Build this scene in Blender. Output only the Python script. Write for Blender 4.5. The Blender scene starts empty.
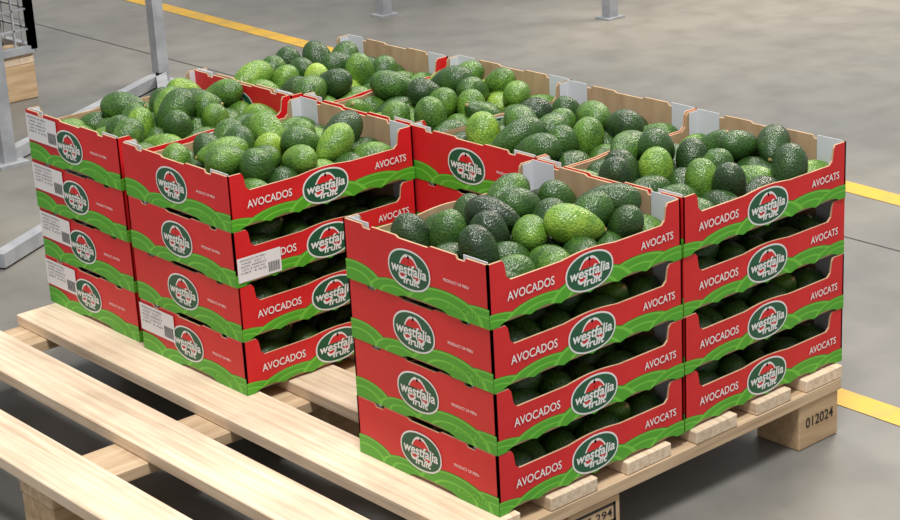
import bpy, bmesh, math, random
import numpy as np
from mathutils import Vector, Matrix
random.seed(7); np.random.seed(7)
sc=bpy.context.scene
try: sc.view_settings.view_transform='Standard'
except Exception: pass
L,W,H=0.362,0.300,0.089
FZ=-0.115
# ---------------- materials ----------------
def new_mat(name,col,rough=.5,spec=.5):
    m=bpy.data.materials.new(name);m.use_nodes=True
    b=m.node_tree.nodes['Principled BSDF']
    b.inputs['Base Color'].default_value=(*col,1);b.inputs['Roughness'].default_value=rough
    b.inputs['Specular IOR Level'].default_value=spec
    return m
def N(m,t,**k):
    n=m.node_tree.nodes.new(t)
    for a,b in k.items(): setattr(n,a,b)
    return n
def Lk(m,a,b): m.node_tree.links.new(a,b)
def noise_mat(name,c1,c2,scale,rough=.5,bump=0,stretch=(1,1,1),detail=4,lo=.35,hi=.65,spec=.5):
    m=new_mat(name,c1,rough,spec);b=m.node_tree.nodes['Principled BSDF']
    tc=N(m,'ShaderNodeTexCoord');mp=N(m,'ShaderNodeMapping');mp.inputs['Scale'].default_value=stretch
    nz=N(m,'ShaderNodeTexNoise');nz.inputs['Scale'].default_value=scale;nz.inputs['Detail'].default_value=detail
    cr=N(m,'ShaderNodeValToRGB');cr.color_ramp.elements[0].position=lo;cr.color_ramp.elements[1].position=hi
    cr.color_ramp.elements[0].color=(*c1,1);cr.color_ramp.elements[1].color=(*c2,1)
    Lk(m,tc.outputs['Object'],mp.inputs[0]);Lk(m,mp.outputs[0],nz.inputs[0]);Lk(m,nz.outputs[0],cr.inputs[0]);Lk(m,cr.outputs[0],b.inputs['Base Color'])
    if bump:
        bp=N(m,'ShaderNodeBump');bp.inputs['Strength'].default_value=bump;bp.inputs['Distance'].default_value=.002
        Lk(m,nz.outputs[0],bp.inputs['Height']);Lk(m,bp.outputs[0],b.inputs['Normal'])
    return m
M={}
M['red']=noise_mat('print_red',(.60,.012,.016),(.68,.018,.021),12,.45)
M['card']=noise_mat('cardboard',(.42,.27,.15),(.52,.35,.21),40,.85,stretch=(1,1,.3))
M['g_dark']=new_mat('print_green_dark',(.030,.20,.02),.45)
M['g_mid']=new_mat('print_green_mid',(.080,.37,.02),.45)
M['g_lite']=new_mat('print_green_light',(.17,.54,.05),.45)
M['logo']=new_mat('print_logo_green',(.012,.10,.045),.45)
M['white']=new_mat('print_white',(.80,.80,.78),.5)
M['flap']=new_mat('flap_white',(.62,.63,.67),.6)
M['label']=new_mat('label_paper',(.78,.77,.78),.5)
M['ink']=new_mat('ink_grey',(.15,.15,.16),.6)
M['black']=new_mat('ink_black',(.015,.013,.012),.6)
def wood(name,st,c1,c2):
    return noise_mat(name,c1,c2,9,.7,.25,stretch=st,detail=6,lo=.3,hi=.7)
def board_mat(name,st,c1,c2):
    m=wood(name,st,c1,c2);b=m.node_tree.nodes['Principled BSDF']
    src=b.inputs['Base Color'].links[0].from_socket
    g=N(m,'ShaderNodeNewGeometry');mr=N(m,'ShaderNodeMapRange');mr.inputs[3].default_value=.86;mr.inputs[4].default_value=1.04
    Lk(m,g.outputs['Random Per Island'],mr.inputs[0])
    tc=N(m,'ShaderNodeTexCoord')
    mp=N(m,'ShaderNodeMapping');mp.inputs['Scale'].default_value=(60,1.6,60) if st[0]>st[1] else (1.6,60,60)
    nz=N(m,'ShaderNodeTexNoise');nz.inputs['Scale'].default_value=2.2;nz.inputs['Detail'].default_value=5
    Lk(m,tc.outputs['Object'],mp.inputs[0]);Lk(m,mp.outputs[0],nz.inputs[0])
    gr=N(m,'ShaderNodeValToRGB');gr.color_ramp.elements[0].position=.30;gr.color_ramp.elements[0].color=(.78,.73,.67,1);gr.color_ramp.elements[1].position=.56
    Lk(m,nz.outputs[0],gr.inputs[0])
    n3=N(m,'ShaderNodeTexNoise');n3.inputs['Scale'].default_value=6;n3.inputs['Detail'].default_value=7
    Lk(m,tc.outputs['Object'],n3.inputs[0])
    dr=N(m,'ShaderNodeValToRGB');dr.color_ramp.elements[0].position=.32;dr.color_ramp.elements[0].color=(.78,.77,.76,1);dr.color_ramp.elements[1].position=.52
    Lk(m,n3.outputs[0],dr.inputs[0])
    m1=N(m,'ShaderNodeMix',data_type='RGBA',blend_type='MULTIPLY');m1.inputs[0].default_value=1
    Lk(m,src,m1.inputs[6]);Lk(m,gr.outputs[0],m1.inputs[7])
    m2=N(m,'ShaderNodeMix',data_type='RGBA',blend_type='MULTIPLY');m2.inputs[0].default_value=.8
    Lk(m,m1.outputs[2],m2.inputs[6]);Lk(m,dr.outputs[0],m2.inputs[7])
    vm=N(m,'ShaderNodeVectorMath',operation='SCALE');Lk(m,m2.outputs[2],vm.inputs[0]);Lk(m,mr.outputs[0],vm.inputs['Scale'])
    Lk(m,vm.outputs[0],b.inputs['Base Color']);return m
M['wood_y']=board_mat('pine_boards',(9,.6,9),(.88,.73,.54),(.74,.56,.39))
M['wood_x']=board_mat('pine_stringers',(.6,9,9),(.76,.57,.37),(.57,.40,.24))
M['block']=wood('pine_blocks',(.8,7,7),(.62,.44,.26),(.42,.27,.14))
M['steel']=noise_mat('galvanised_steel',(.28,.29,.31),(.38,.39,.41),20,.4)
M['film']=noise_mat('wrap_film',(.03,.035,.04),(.45,.46,.48),7,.25,.8,stretch=(1,1,3),lo=.45,hi=.7)
MATS=['red','card','g_dark','g_mid','g_lite','logo','white','flap','label','ink','black','wood_y','wood_x','block','steel','film']
MI={k:i for i,k in enumerate(MATS)}
# ---------------- mesh builder ----------------
class MB:
    def __init__(s): s.v=[];s.f=[];s.m=[]
    def poly(s,pts,mat):
        b=len(s.v);s.v+= [tuple(p) for p in pts];s.f.append(tuple(range(b,b+len(pts))));s.m.append(MI[mat])
    def mesh(s,vs,fs,mat):
        b=len(s.v);s.v+=[tuple(p) for p in vs]
        for f in fs: s.f.append(tuple(b+i for i in f));s.m.append(MI[mat])
    def box(s,x0,x1,y0,y1,z0,z1,mat,bev=0):
        bm=bmesh.new();bmesh.ops.create_cube(bm,size=1)
        for v in bm.verts: v.co=Vector(((x0+x1)/2+v.co.x*(x1-x0),(y0+y1)/2+v.co.y*(y1-y0),(z0+z1)/2+v.co.z*(z1-z0)))
        if bev: bmesh.ops.bevel(bm,geom=bm.edges[:],offset=bev,segments=1,affect='EDGES')
        bm.verts.index_update()
        s.mesh([v.co[:] for v in bm.verts],[[v.index for v in f.verts] for f in bm.faces],mat);bm.free()
    def beam(s,p,q,w,h,mat):
        p=Vector(p);q=Vector(q);d=(q-p);l=d.length;d.normalize()
        up=Vector((0,0,1)) if abs(d.z)<.9 else Vector((1,0,0))
        a=d.cross(up).normalized();b=a.cross(d).normalized()
        vs=[p+a*(w/2*i)+b*(h/2*j)+d*(l*k) for k in(0,1) for i,j in((-1,-1),(1,-1),(1,1),(-1,1))]
        s.mesh(vs,[(0,1,2,3),(7,6,5,4),(0,4,5,1),(1,5,6,2),(2,6,7,3),(3,7,4,0)],mat)
    def data(s,name):
        me=bpy.data.meshes.new(name);me.from_pydata(s.v,[],s.f)
        used=sorted(set(s.m));mp={m:i for i,m in enumerate(used)}
        for m in used: me.materials.append(M[MATS[m]])
        me.polygons.foreach_set('material_index',[mp[m] for m in s.m]);me.update();return me
def link(name,me,loc=(0,0,0),parent=None,rz=0):
    o=bpy.data.objects.new(name,me);o.location=loc;o.rotation_euler=(0,0,rz);bpy.context.collection.objects.link(o)
    if parent: o.parent=parent
    return o
_tc={}
def text(s,bold=0,shear=0):
    k=(s,bold,shear)
    if k in _tc: return _tc[k]
    c=bpy.data.curves.new('t','FONT');c.body=s;c.offset=bold;c.shear=shear;c.resolution_u=3
    o=bpy.data.objects.new('t',c);bpy.context.collection.objects.link(o);bpy.context.view_layer.update()
    me=bpy.data.meshes.new_from_object(o)
    v=np.array([x.co[:2] for x in me.vertices]);f=[tuple(p.vertices) for p in me.polygons]
    mn=v.min(0);mx=v.max(0);v=(v-mn)/(mx-mn)-.5
    bpy.data.objects.remove(o);bpy.data.curves.remove(c);bpy.data.meshes.remove(me)
    _tc[k]=(v,f);return v,f
MAPS={'ymin':(lambda u,v,o:(u,-o,v)),'ymax':(lambda u,v,o:(L-u,W+o,v)),
      'xmin':(lambda u,v,o:(-o,W-u,v)),'xmax':(lambda u,v,o:(L+o,u,v))}
T=.0032
def panel(mb,side,outl,front='red'):
    mp=MAPS[side];wid=L if side[0]=='y' else W
    outl=[(min(max(u,.0012),wid-.0012),v) for u,v in outl]
    a=[mp(u,v,-.0012) for u,v in outl];b=[mp(u,v,-.0012-T) for u,v in outl]
    mb.poly(a,front);mb.poly(b[::-1],'card')
    n=len(a)
    for i in range(n):
        j=(i+1)%n;vert=abs(outl[i][0]-outl[j][0])<1e-6
        mb.poly([a[j],a[i],b[i],b[j]],'red' if vert else 'card')
def dec(mb,side,pts,off,mat):
    mp=MAPS[side];mb.poly([mp(u,v,-.0012+off) for u,v in pts],mat)
def dtext(mb,side,s,cu,cv,w,h,off,mat,bold=0,shear=0,rot=0):
    v,f=text(s,bold,shear);mp=MAPS[side];ca,sa=math.cos(rot),math.sin(rot)
    vs=[mp(cu+x*w*ca-y*h*sa,cv+x*w*sa+y*h*ca,-.0012+off) for x,y in v];mb.mesh(vs,f,mat)
def ell(cu,cv,a,b,n=36,p=2.0):
    r=[]
    for i in range(n):
        t=2*math.pi*i/n;c,s=math.cos(t),math.sin(t)
        r.append((cu+a*math.copysign(abs(c)**(2/p),c),cv+b*math.copysign(abs(s)**(2/p),s)))
    return r
def logo(mb,side,cu,cv,a,b):
    dec(mb,side,ell(cu,cv,a,b,p=2.2),.0009,'white')
    dec(mb,side,ell(cu,cv,a*.94,b*.91,p=2.2),.0011,'logo')
    for s in (-1,1):
        for sc_,mt,o in ((1.0,'white',.0012),(.78,'red',.0013)):
            pts=[(cu+s*a*.22+x*sc_*a*.26+(-s)*y*sc_*a*.15,cv+b*.10+y*sc_*b*.66) for x,y in [(math.cos(t),math.sin(t)) for t in np.linspace(0,2*math.pi,20,endpoint=False)]]
            dec(mb,side,pts,o,mt)
    dec(mb,side,[(cu-a*.8,cv-b*.24),(cu+a*.8,cv-b*.24),(cu+a*.82,cv+b*.2),(cu-a*.82,cv+b*.2)],.0014,'logo')
    dtext(mb,side,'westfalia',cu,cv+b*.02,a*1.66,b*.54,.0016,'white',.025,.15)
    dtext(mb,side,'fruit',cu+a*.1,cv-b*.50,a*.76,b*.42,.0016,'white',.03,.15)
def vb_long(u):
    if u<.018 or u>L-.018: return 0
    return .0015+.0055*abs(math.sin(math.pi*(u-.018)/((L-.036)/6)))
def vb_short(u):
    t=(u/W-.38)/.34
    return .0065*math.sqrt(max(0,1-(2*t-1)**2)) if 0<t<1 else 0
def hills(mb,side,wid,vb,hl):
    top=lambda u:max([.0]+[h*math.sqrt(max(0,1-((u-c)/r)**2)) for c,r,h in hl])
    us=np.linspace(.0012,wid-.0012,120)
    dec(mb,side,[(u,vb(u)) for u in us]+[(u,max(top(u),vb(u)+.004)) for u in us[::-1]],.0002,'g_dark')
    for i,(c,r,h) in enumerate(hl):
        for k,(sc_,mt) in enumerate(((.97,'g_lite'),(.88,'g_mid'),(.60,'g_lite'),(.52,'g_mid'))):
            a=max(.0012,c-r*sc_);b=min(wid-.0012,c+r*sc_)
            uu=np.linspace(a,b,36)
            tp=[h*sc_*math.sqrt(max(0,1-((u-c)/(r*sc_))**2)) for u in uu]
            dec(mb,side,[(u,vb(u)) for u in uu]+[(u,max(t,vb(u)+.0001)) for u,t in zip(uu[::-1],tp[::-1])],.0003+.00002*(i*4+k),mt)
def carton(lab=None):
    mb=MB()
    for side in('ymin','ymax'):
        us=np.linspace(0,L,91)
        o=[(u,vb_long(u)) for u in us]
        st=.66*H
        o+=[(L,H-.001),(L-.026,H-.001),(L-.030,H-.006),(L-.033,st+.006),(L-.040,st)]
        for u in np.linspace(L*.64,L*.36,15):
            o.append((u,st+.004*math.cos((u/L-.5)/.14*math.pi/2)))
        o+=[(.040,st),(.033,st+.006),(.030,H-.006),(.026,H-.001),(0,H-.001)]
        panel(mb,side,o)
        hills(mb,side,L,vb_long,[(.00,.06,.020),(.095,.07,.024),(.275,.075,.029),(.345,.055,.022),(.185,.08,.034)])
        dtext(mb,side,'AVOCADOS',.074,.42*H,.084,.0125,.0012,'white',.012)
        dtext(mb,side,'AVOCATS',L-.050,.45*H,.064,.0115,.0012,'white',.012)
        logo(mb,side,L*.5,.36*H,.045,.0275)
    for side in('xmin','xmax'):
        us=np.linspace(0,W,61)
        o=[(u,vb_short(u)) for u in us]
        o+=[(W,H-.001),(W*.86,H-.001),(W*.85,H-.006),(W*.80,H-.006),(W*.79,H-.001),(W*.62,H-.001),(W*.60,H-.004),(W*.40,H-.004),(W*.38,H-.001),
            (W*.21,H-.001),(W*.20,H-.006),(W*.15,H-.006),(W*.14,H-.001),(0,H-.001)]
        panel(mb,side,o)
        hills(mb,side,W,vb_short,[(.02,.065,.031),(.11,.06,.023),(.29,.08,.028),(.21,.08,.033)])
        logo(mb,side,W*.47,.50*H,.044,.029)
        dtext(mb,side,'PRODUCT OF PERU',W*.79,.55*H,.050,.0042,.0012,'white',.01)
        dtext(mb,side,'AVOCATE',W*.82,.15*H,.062,.0085,.0012,'g_lite',.02)
    mb.box(.003,L-.003,.003,W-.003,.003,.007,'card')
    e=.0055
    for x0,x1 in((e,e+.001),(L-e-.001,L-e)):
        for y0,y1 in((e,.052),(W-.052,W-e)): mb.box(x0,x1,y0,y1,.008,H+.0012,'flap')
    for y0,y1 in((e,e+.001),(W-e-.001,W-e)):
        for x0,x1 in((e,.026),(L-.026,L-e)): mb.box(x0,x1,y0,y1,.008,H-.002,'flap')
    def lbl(side,u0,u1,v0,v1):
        dec(mb,side,[(u0,v0),(u1,v0),(u1,v1),(u0,v1)],.0020,'label')
        w=u1-u0;h=v1-v0
        for i in range(5):
            y=v1-h*(.12+.13*i)
            dtext(mb,side,['PRODUCE OF PERU','HASS  CAT 1','GGN 4050373','LOT 21294 PX','NET 4 KG'][i],u0+w*.36,y,w*.58*(1-.1*(i%2)),h*.07,.0023,'ink',.01)
        for i in range(14):
            a=u0+w*(.70+.019*i);b=a+w*(.008 if i%3 else .013)
            dec(mb,side,[(a,v0+h*.1),(b,v0+h*.1),(b,v0+h*.5),(a,v0+h*.5)],.0023,'black')
    if lab=='short': lbl('xmin',.003,.105,.40*H,.93*H)
    if lab=='long': lbl('ymin',.004,.085,.08*H,.52*H)
    return mb.data('carton_mesh_'+str(lab))
CM={k:carton(k) for k in(None,'short','long')}
# ---------------- avocados ----------------
ma=new_mat('avocado_skin',(.04,.1,.02),.34,.5)
def mk_av():
    m=ma;b=m.node_tree.nodes['Principled BSDF']
    at=N(m,'ShaderNodeAttribute',attribute_name='tint');sp=N(m,'ShaderNodeSeparateColor');Lk(m,at.outputs['Color'],sp.inputs[0])
    tc=N(m,'ShaderNodeTexCoord')
    n1=N(m,'ShaderNodeTexNoise');n1.inputs['Scale'].default_value=34;n1.inputs['Detail'].default_value=5
    vo=N(m,'ShaderNodeTexVoronoi');vo.inputs['Scale'].default_value=310
    Lk(m,tc.outputs['Object'],n1.inputs[0]);Lk(m,tc.outputs['Object'],vo.inputs[0])
    cr=N(m,'ShaderNodeValToRGB');e=cr.color_ramp.elements
    e[0].position=0;e[0].color=(.010,.026,.008,1);e[1].position=1;e[1].color=(.32,.46,.05,1)
    x=e.new(.42);x.color=(.032,.088,.014,1);x=e.new(.7);x.color=(.11,.23,.025,1)
    ad=N(m,'ShaderNodeMath',operation='MULTIPLY_ADD');Lk(m,n1.outputs[0],ad.inputs[0]);ad.inputs[1].default_value=.6;Lk(m,sp.outputs[0],ad.inputs[2])
    sb=N(m,'ShaderNodeMath',operation='SUBTRACT');Lk(m,ad.outputs[0],sb.inputs[0]);sb.inputs[1].default_value=.30
    m2=N(m,'ShaderNodeMath',operation='MULTIPLY_ADD');Lk(m,vo.outputs['Distance'],m2.inputs[0]);m2.inputs[1].default_value=-.30;m2.inputs[2].default_value=.14
    a2=N(m,'ShaderNodeMath',operation='ADD');Lk(m,sb.outputs[0],a2.inputs[0]);Lk(m,m2.outputs[0],a2.inputs[1])
    Lk(m,a2.outputs[0],cr.inputs[0])
    mx=N(m,'ShaderNodeMix',data_type='RGBA');Lk(m,sp.outputs[1],mx.inputs[0]);Lk(m,cr.outputs[0],mx.inputs[6]);mx.inputs[7].default_value=(.30,.22,.08,1)
    Lk(m,mx.outputs[2],b.inputs['Base Color'])
    bp=N(m,'ShaderNodeBump',invert=True);bp.inputs['Strength'].default_value=.65;bp.inputs['Distance'].default_value=.0013
    Lk(m,vo.outputs['Distance'],bp.inputs['Height']);Lk(m,bp.outputs[0],b.inputs['Normal'])
mk_av()
RA,RB,DD=.0250,.0176,.0345
def pack(n,seed,heap=True):
    rs=np.random.RandomState(seed)
    r=np.concatenate([np.full(n,RA),np.full(n,RB)])
    sc_=rs.uniform(.94,1.09,n);r*=np.concatenate([sc_,sc_])
    a=np.stack([rs.uniform(.04,L-.04,n),rs.uniform(.04,W-.04,n),rs.uniform(.04,.20 if heap else .07,n)],1)
    d=rs.normal(size=(n,3));d[:,2]*=.3;d/=np.linalg.norm(d,axis=1)[:,None]
    x=np.concatenate([a,a+d*DD]);v=np.zeros_like(x)
    rr=r[:,None]+r[None,:];msk=np.ones((2*n,2*n),bool);np.fill_diagonal(msk,False)
    i=np.arange(n);msk[i,i+n]=False;msk[i+n,i]=False
    base=np.concatenate([np.full(n,.009),np.full(n,.0145)])
    for st in range(220):
        old=x.copy();v[:,2]-=.0012;x=x+v
        for it in range(6):
            df=x[:,None]-x[None];ds=np.linalg.norm(df,axis=2)+1e-9
            pen=np.where(msk,np.maximum(0,rr-ds),0)
            x=x+(df/ds[...,None]*(pen*.32)[...,None]).sum(1)
            q=x[n:]-x[:n];ql=np.linalg.norm(q,axis=1)[:,None];c=q/ql*(ql-DD)*.5
            x[:n]+=c;x[n:]-=c
            ins=base+(np.maximum(0,x[:,2]+r*.6-H)*.6 if heap else 0)
            x[:,0]=np.clip(x[:,0],ins+r,L-ins-r);x[:,1]=np.clip(x[:,1],ins+r,W-ins-r)
            x[:,2]=np.maximum(x[:,2],.003+base+r)
            if not heap: x[:,2]=np.minimum(x[:,2],H-.012-r)
        v=(x-old)*.8
    return x[:n],x[n:],sc_
def pile(name,n,seed,tone,heap=True,ns=20,nr=13):
    A,B,S_=pack(n,seed,heap);rs=np.random.RandomState(seed+99)
    V=[];F=[];C=[]
    prof=[]
    for j in range(1,nr):
        t=math.pi*j/nr;xx=-math.cos(t)
        prof.append((xx,math.sin(t)*(1-.22*xx-.05*xx*xx)))
    for k in range(n):
        d=B[k]-A[k];d/=np.linalg.norm(d);t=np.array([0,0,1.]) if abs(d[2])<.9 else np.array([1.,0,0])
        e1=np.cross(d,t);e1/=np.linalg.norm(e1);e2=np.cross(d,e1)
        g=rs.uniform(0,6.28);e1,e2=e1*math.cos(g)+e2*math.sin(g),e2*math.cos(g)-e1*math.sin(g)
        s=S_[k];el=rs.uniform(.94,1.10);Ln=.0412*s*el;Rr=.0261*s
        bend=rs.uniform(0,.0030);fl_=rs.uniform(.94,1.0);p3=rs.uniform(0,6.28);k3=rs.uniform(0,.035)
        c=(A[k]-d*RA*s+B[k]+d*RB*s)/2
        b=len(V);V.append(c-d*Ln+e1*bend)
        for xx,rr in prof:
            for i in range(ns):
                th=2*math.pi*i/ns;w_=1+k3*math.sin(3*th+p3+2*xx)
                V.append(c+d*xx*Ln+e1*bend*xx*xx+(e1*math.cos(th)*fl_+e2*math.sin(th))*rr*Rr*w_)
        V.append(c+d*Ln+e1*bend);last=len(V)-1
        for i in range(ns):
            F.append((b,b+1+(i+1)%ns,b+1+i))
            for j in range(nr-2):
                p=b+1+j*ns;F.append((p+i,p+(i+1)%ns,p+ns+(i+1)%ns,p+ns+i))
            p=b+1+(nr-2)*ns;F.append((p+i,p+(i+1)%ns,last))
        cv=float(np.clip(tone+rs.normal()*.17,.02,.95));C+=[(cv,0,0,1)]*(len(V)-b)
        b2=len(V)
        for hh,rad in((-.0015,.0038),(.0014,.0032)):
            for i in range(8):
                th=2*math.pi*i/8;V.append(c+d*(Ln+hh)+e1*bend+(e1*math.cos(th)+e2*math.sin(th))*rad)
        for i in range(8): F.append((b2+i,b2+(i+1)%8,b2+8+(i+1)%8,b2+8+i))
        F.append(tuple(b2+8+i for i in range(8)));C+=[(cv,1,0,1)]*16
    V=np.array(V)
    lowm=V[:,2]<H+.002
    V[lowm,0]=np.clip(V[lowm,0],.0062,L-.0062);V[lowm,1]=np.clip(V[lowm,1],.0062,W-.0062)
    me=bpy.data.meshes.new(name);me.from_pydata([tuple(v) for v in V],[],F)
    me.polygons.foreach_set('use_smooth',[True]*len(me.polygons))
    at=me.color_attributes.new('tint','FLOAT_COLOR','POINT');at.data.foreach_set('color',[c for q in C for c in q])
    me.materials.append(ma);me.update();return me
low=[pile('avocado_layer_mesh',29,500+i,.36,False,14,9) for i in range(2)]
stacks={'A':(0,0,.37,39),'B':(.365,.001,.36,37),'G':(.366,.302,.38,37),'F':(.373,.597,.60,39),'E':(.356,.902,.48,38),'C':(.004,.585,.52,40),'D':(.010,.907,.55,39)}
for i,(k,(sx,sy,tone,n)) in enumerate(stacks.items()):
    for lv in range(4):
        jx=random.uniform(-.0015,.0015);jy=random.uniform(-.0012,.0012)
        lab=None
        if k=='D': lab='short'
        if k=='C' and lv==0: lab='short'
        if k=='C' and lv==2: lab='long'
        c=link('avocado_carton',CM[lab],(sx+jx,sy+jy,.0005+lv*H))
        if lv<3: link('avocado_layer',low[(lv+i)%2],(0,0,0),c)
        else: link('avocado_pile',pile('avocado_pile_mesh',n,30+i,tone),(sx+jx,sy+jy,.0005+lv*H))
# ---------------- pallet ----------------
pb=MB()
PX0,PX1,PY0,PY1=-.375,.712,-.010,1.19
for a,b in((-.375,-.288),(-.212,-.122),(-.066,.030),(.085,.175),(.235,.325),(.375,.465),(.510,.590),(.625,.712)):
    j=random.uniform(-.002,.002);pb.box(a,b,PY0+j,PY1+j,-.020,0,'wood_y',.0015)
for a,b in((-.010,.080),(.535,.630),(1.09,1.185)):
    pb.box(PX0+.002,PX1-.002,a,b,-.040,-.0202,'wood_x',.0015)
    for c,d in((-.372,-.275),(.12,.22),(.612,.706)):
        pb.box(c,d,a+.003,b-.002,FZ,-.0402,'block',.002)
pal=link('wooden_pallet',pb.data('wooden_pallet'))
tb=MB()
def btext(s,cx,cz,w,h,y,mat='black'):
    v,f=text(s,.01);tb.mesh([(cx+x*w,y,cz+z*h) for x,z in v],f,mat)
yy=-.0078
btext('012024',.660,-.072,.066,.017,yy)
btext('IPS-294',.170,-.064,.066,.012,yy)
for z0,z1 in((-.054,-.050),(-.080,-.076)): tb.box(.130,.210,yy,yy+.0006,z0,z1,'black')
for x0,x1 in((.130,.134),(.206,.210)): tb.box(x0,x1,yy,yy+.0006,-.080,-.050,'black')
link('stamp',tb.data('stamp'),(0,0,0),pal)
# ---------------- floor ----------------
fl=new_mat('polished_concrete',(.2,.2,.2),.38,.4)
b=fl.node_tree.nodes['Principled BSDF'];tc=N(fl,'ShaderNodeTexCoord')
n1=N(fl,'ShaderNodeTexNoise');n1.inputs['Scale'].default_value=.7;n1.inputs['Detail'].default_value=4
n2=N(fl,'ShaderNodeTexNoise');n2.inputs['Scale'].default_value=9;n2.inputs['Detail'].default_value=8
Lk(fl,tc.outputs['Object'],n1.inputs[0]);Lk(fl,tc.outputs['Object'],n2.inputs[0])
c1=N(fl,'ShaderNodeValToRGB');c1.color_ramp.elements[0].position=.35;c1.color_ramp.elements[1].position=.65
c1.color_ramp.elements[0].color=(.140,.140,.135,1);c1.color_ramp.elements[1].color=(.25,.235,.20,1)
Lk(fl,n1.outputs[0],c1.inputs[0])
mx=N(fl,'ShaderNodeMix',data_type='RGBA',blend_type='MULTIPLY');mx.inputs[0].default_value=.6
c2=N(fl,'ShaderNodeValToRGB');c2.color_ramp.elements[0].position=.3;c2.color_ramp.elements[1].position=.6;c2.color_ramp.elements[0].color=(.65,.65,.65,1)
Lk(fl,n2.outputs[0],c2.inputs[0]);Lk(fl,c1.outputs[0],mx.inputs[6]);Lk(fl,c2.outputs[0],mx.inputs[7]);Lk(fl,mx.outputs[2],b.inputs['Base Color'])
rr=N(fl,'ShaderNodeMapRange');rr.inputs[3].default_value=.30;rr.inputs[4].default_value=.55;Lk(fl,n1.outputs[0],rr.inputs[0]);Lk(fl,rr.outputs[0],b.inputs['Roughness'])
me=bpy.data.meshes.new('floor');me.from_pydata([(-7,-7,FZ),(9,-7,FZ),(9,9,FZ),(-7,9,FZ)],[],[(0,1,2,3)]);me.materials.append(fl);link('floor',me)
M['yellow']=noise_mat('floor_paint_yellow',(.66,.38,.02),(.46,.29,.07),18,.5,lo=.45,hi=.75);M['joint']=new_mat('floor_joint',(.05,.05,.05),.8)
for k in('yellow','joint'): MI[k]=len(MATS);MATS.append(k)
def strip(name,p,q,w,mat,z=.001):
    mb=MB();p=Vector((*p,0));q=Vector((*q,0));d=(q-p).normalized();a=Vector((-d.y,d.x,0))*w/2
    mb.poly([(v.x,v.y,FZ+z) for v in(p+a,p-a,q-a,q+a)][::-1],mat)
    link(name,mb.data(name))
strip('floor_marking',(2.0,6.4),(1.62,-1.5),.060,'yellow')
strip('floor_marking',(.835,1.7),(.80,-2.0),.055,'yellow')
strip('floor_joint',(1.46,6),(1.46,-2),.005,'joint',.0006)
# ---------------- background rack / table / goods ----------------
rb=MB()
P1=(1.28,2.83);P2=(.58,2.44);P3=(.18,1.74);P4=(.86,2.13)
for p in(P1,P2):
    rb.beam((*p,FZ),(*p,1.6),.034,.034,'steel');rb.box(p[0]-.04,p[0]+.04,p[1]-.04,p[1]+.04,FZ,FZ+.008,'steel')
for a,b_ in((P3,P4),(P2,P1)):
    rb.beam((*a,FZ+.02),(*b_,FZ+.02),.03,.03,'steel')
rb.beam((*P4,FZ+.02),(*P1,FZ+.02),.03,.03,'steel')
rb.beam((*P2,1.4),(*P1,1.4),.03,.05,'steel')
link('steel_rack',rb.data('steel_rack'))
tbm=MB();q1=Vector((2.24,3.01));q2=Vector((2.64,2.39));dv=Vector((.84,.54))*.6
for p in(q1,q2,q1+dv,q2+dv):
    tbm.beam((p.x,p.y,FZ),(p.x,p.y,.75),.035,.035,'steel');tbm.box(p.x-.035,p.x+.035,p.y-.03,p.y+.03,FZ,FZ+.006,'steel')
tbm.mesh([(p.x,p.y,z) for z in(.75,.79) for p in(q1,q2,q2+dv,q1+dv)],[(0,1,2,3),(7,6,5,4),(0,4,5,1),(1,5,6,2),(2,6,7,3),(3,7,4,0)],'steel')
link('steel_table',tbm.data('steel_table'))
gb=MB();gx0,gx1,gy0,gy1=.25,.97,2.98,3.9
for a in(0,.3,.6):
    for c in(0,.4,.8): gb.box(gx0+a,gx0+a+.12,gy0+c,gy0+c+.12,FZ,FZ+.10,'block',.003)
    gb.box(gx0+a,gx0+a+.12,gy0,gy1,FZ+.10,FZ+.12,'wood_y',.002)
for c in(0,.16,.32,.48,.64,.80): gb.box(gx0,gx1,gy0+c,gy0+c+.10,FZ+.12,FZ+.14,'wood_x',.002)
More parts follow.
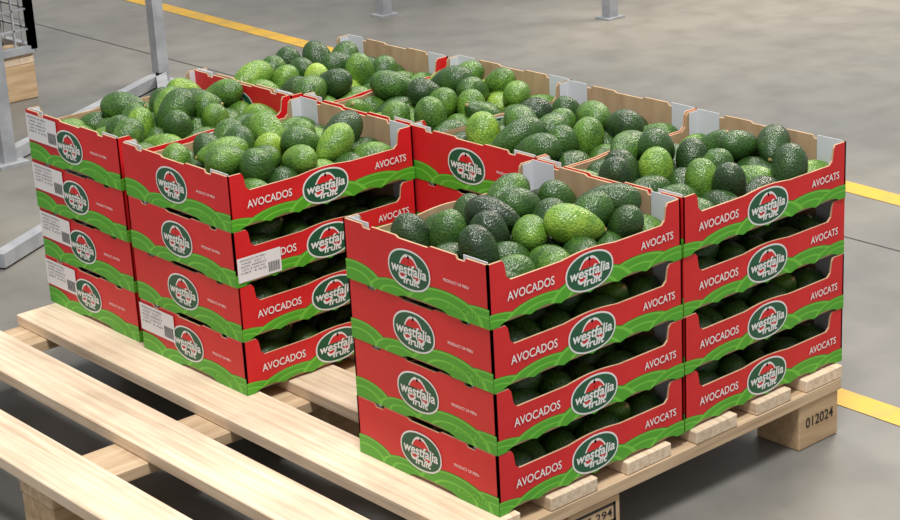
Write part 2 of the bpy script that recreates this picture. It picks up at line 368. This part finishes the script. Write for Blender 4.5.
for zi in range(4):
    for xi in range(2):
        for yi in range(2): gb.box(gx0+.04+xi*.32,gx0+.34+xi*.32,gy0+.04+yi*.42,gy0+.44+yi*.42,FZ+.14+zi*.22,FZ+.355+zi*.22,'film',.012)
cz0,cz1=FZ+.14,1.15
for (ax,ay),(bx,by) in (((gx0,gy0),(gx1,gy0)),((gx1,gy0),(gx1,gy1)),((gx0,gy0),(gx0,gy1)),((gx0,gy1),(gx1,gy1))):
    ln=math.hypot(bx-ax,by-ay);n=int(ln/.05)
    for i in range(n+1):
        t=i/n;x=ax+(bx-ax)*t;y=ay+(by-ay)*t;w_=.02 if i in(0,n) else .005
        gb.beam((x,y,cz0),(x,y,cz1),w_,w_,'steel')
    for i in range(21):
        z=cz0+(cz1-cz0)*i/20;w_=.02 if i in(0,20) else .005
        gb.beam((ax,ay,z),(bx,by,z),w_,w_,'steel')
link('wire_mesh_pallet_cage',gb.data('wire_mesh_pallet_cage'))
# ---------------- light ----------------
w=bpy.data.worlds.new('world');sc.world=w;w.use_nodes=True
w.node_tree.nodes['Background'].inputs[0].default_value=(.96,.97,1,1);w.node_tree.nodes['Background'].inputs[1].default_value=.52
def area(name,loc,tgt,size,power,col=(1,1,1)):
    l=bpy.data.lights.new(name,'AREA');l.size=size;l.energy=power;l.color=col
    o=link(name,l,loc);o.rotation_euler=(Vector(tgt)-Vector(loc)).to_track_quat('-Z','Y').to_euler();return o
area('overhead_light',(-.6,-1.0,4.2),(.4,.5,0),1.1,215,(1,.985,.96))
area('overhead_light',(1.8,2.6,3.6),(.6,.7,0),.8,65,(1,.97,.92))
area('overhead_light',(4.2,1.6,3.2),(3.4,1.6,0),1.6,180,(1,.91,.78))  # added area light, only there to brighten the far right floor
# ---------------- camera ----------------
cd=bpy.data.cameras.new('camera');cd.sensor_width=36;cd.lens=1894.47/900*36
cam=bpy.data.objects.new('camera',cd);bpy.context.collection.objects.link(cam)
cam.location=(-1.48517,-1.69919,1.16464);cam.rotation_euler=(1.23024,.05069,-.7152);sc.camera=cam
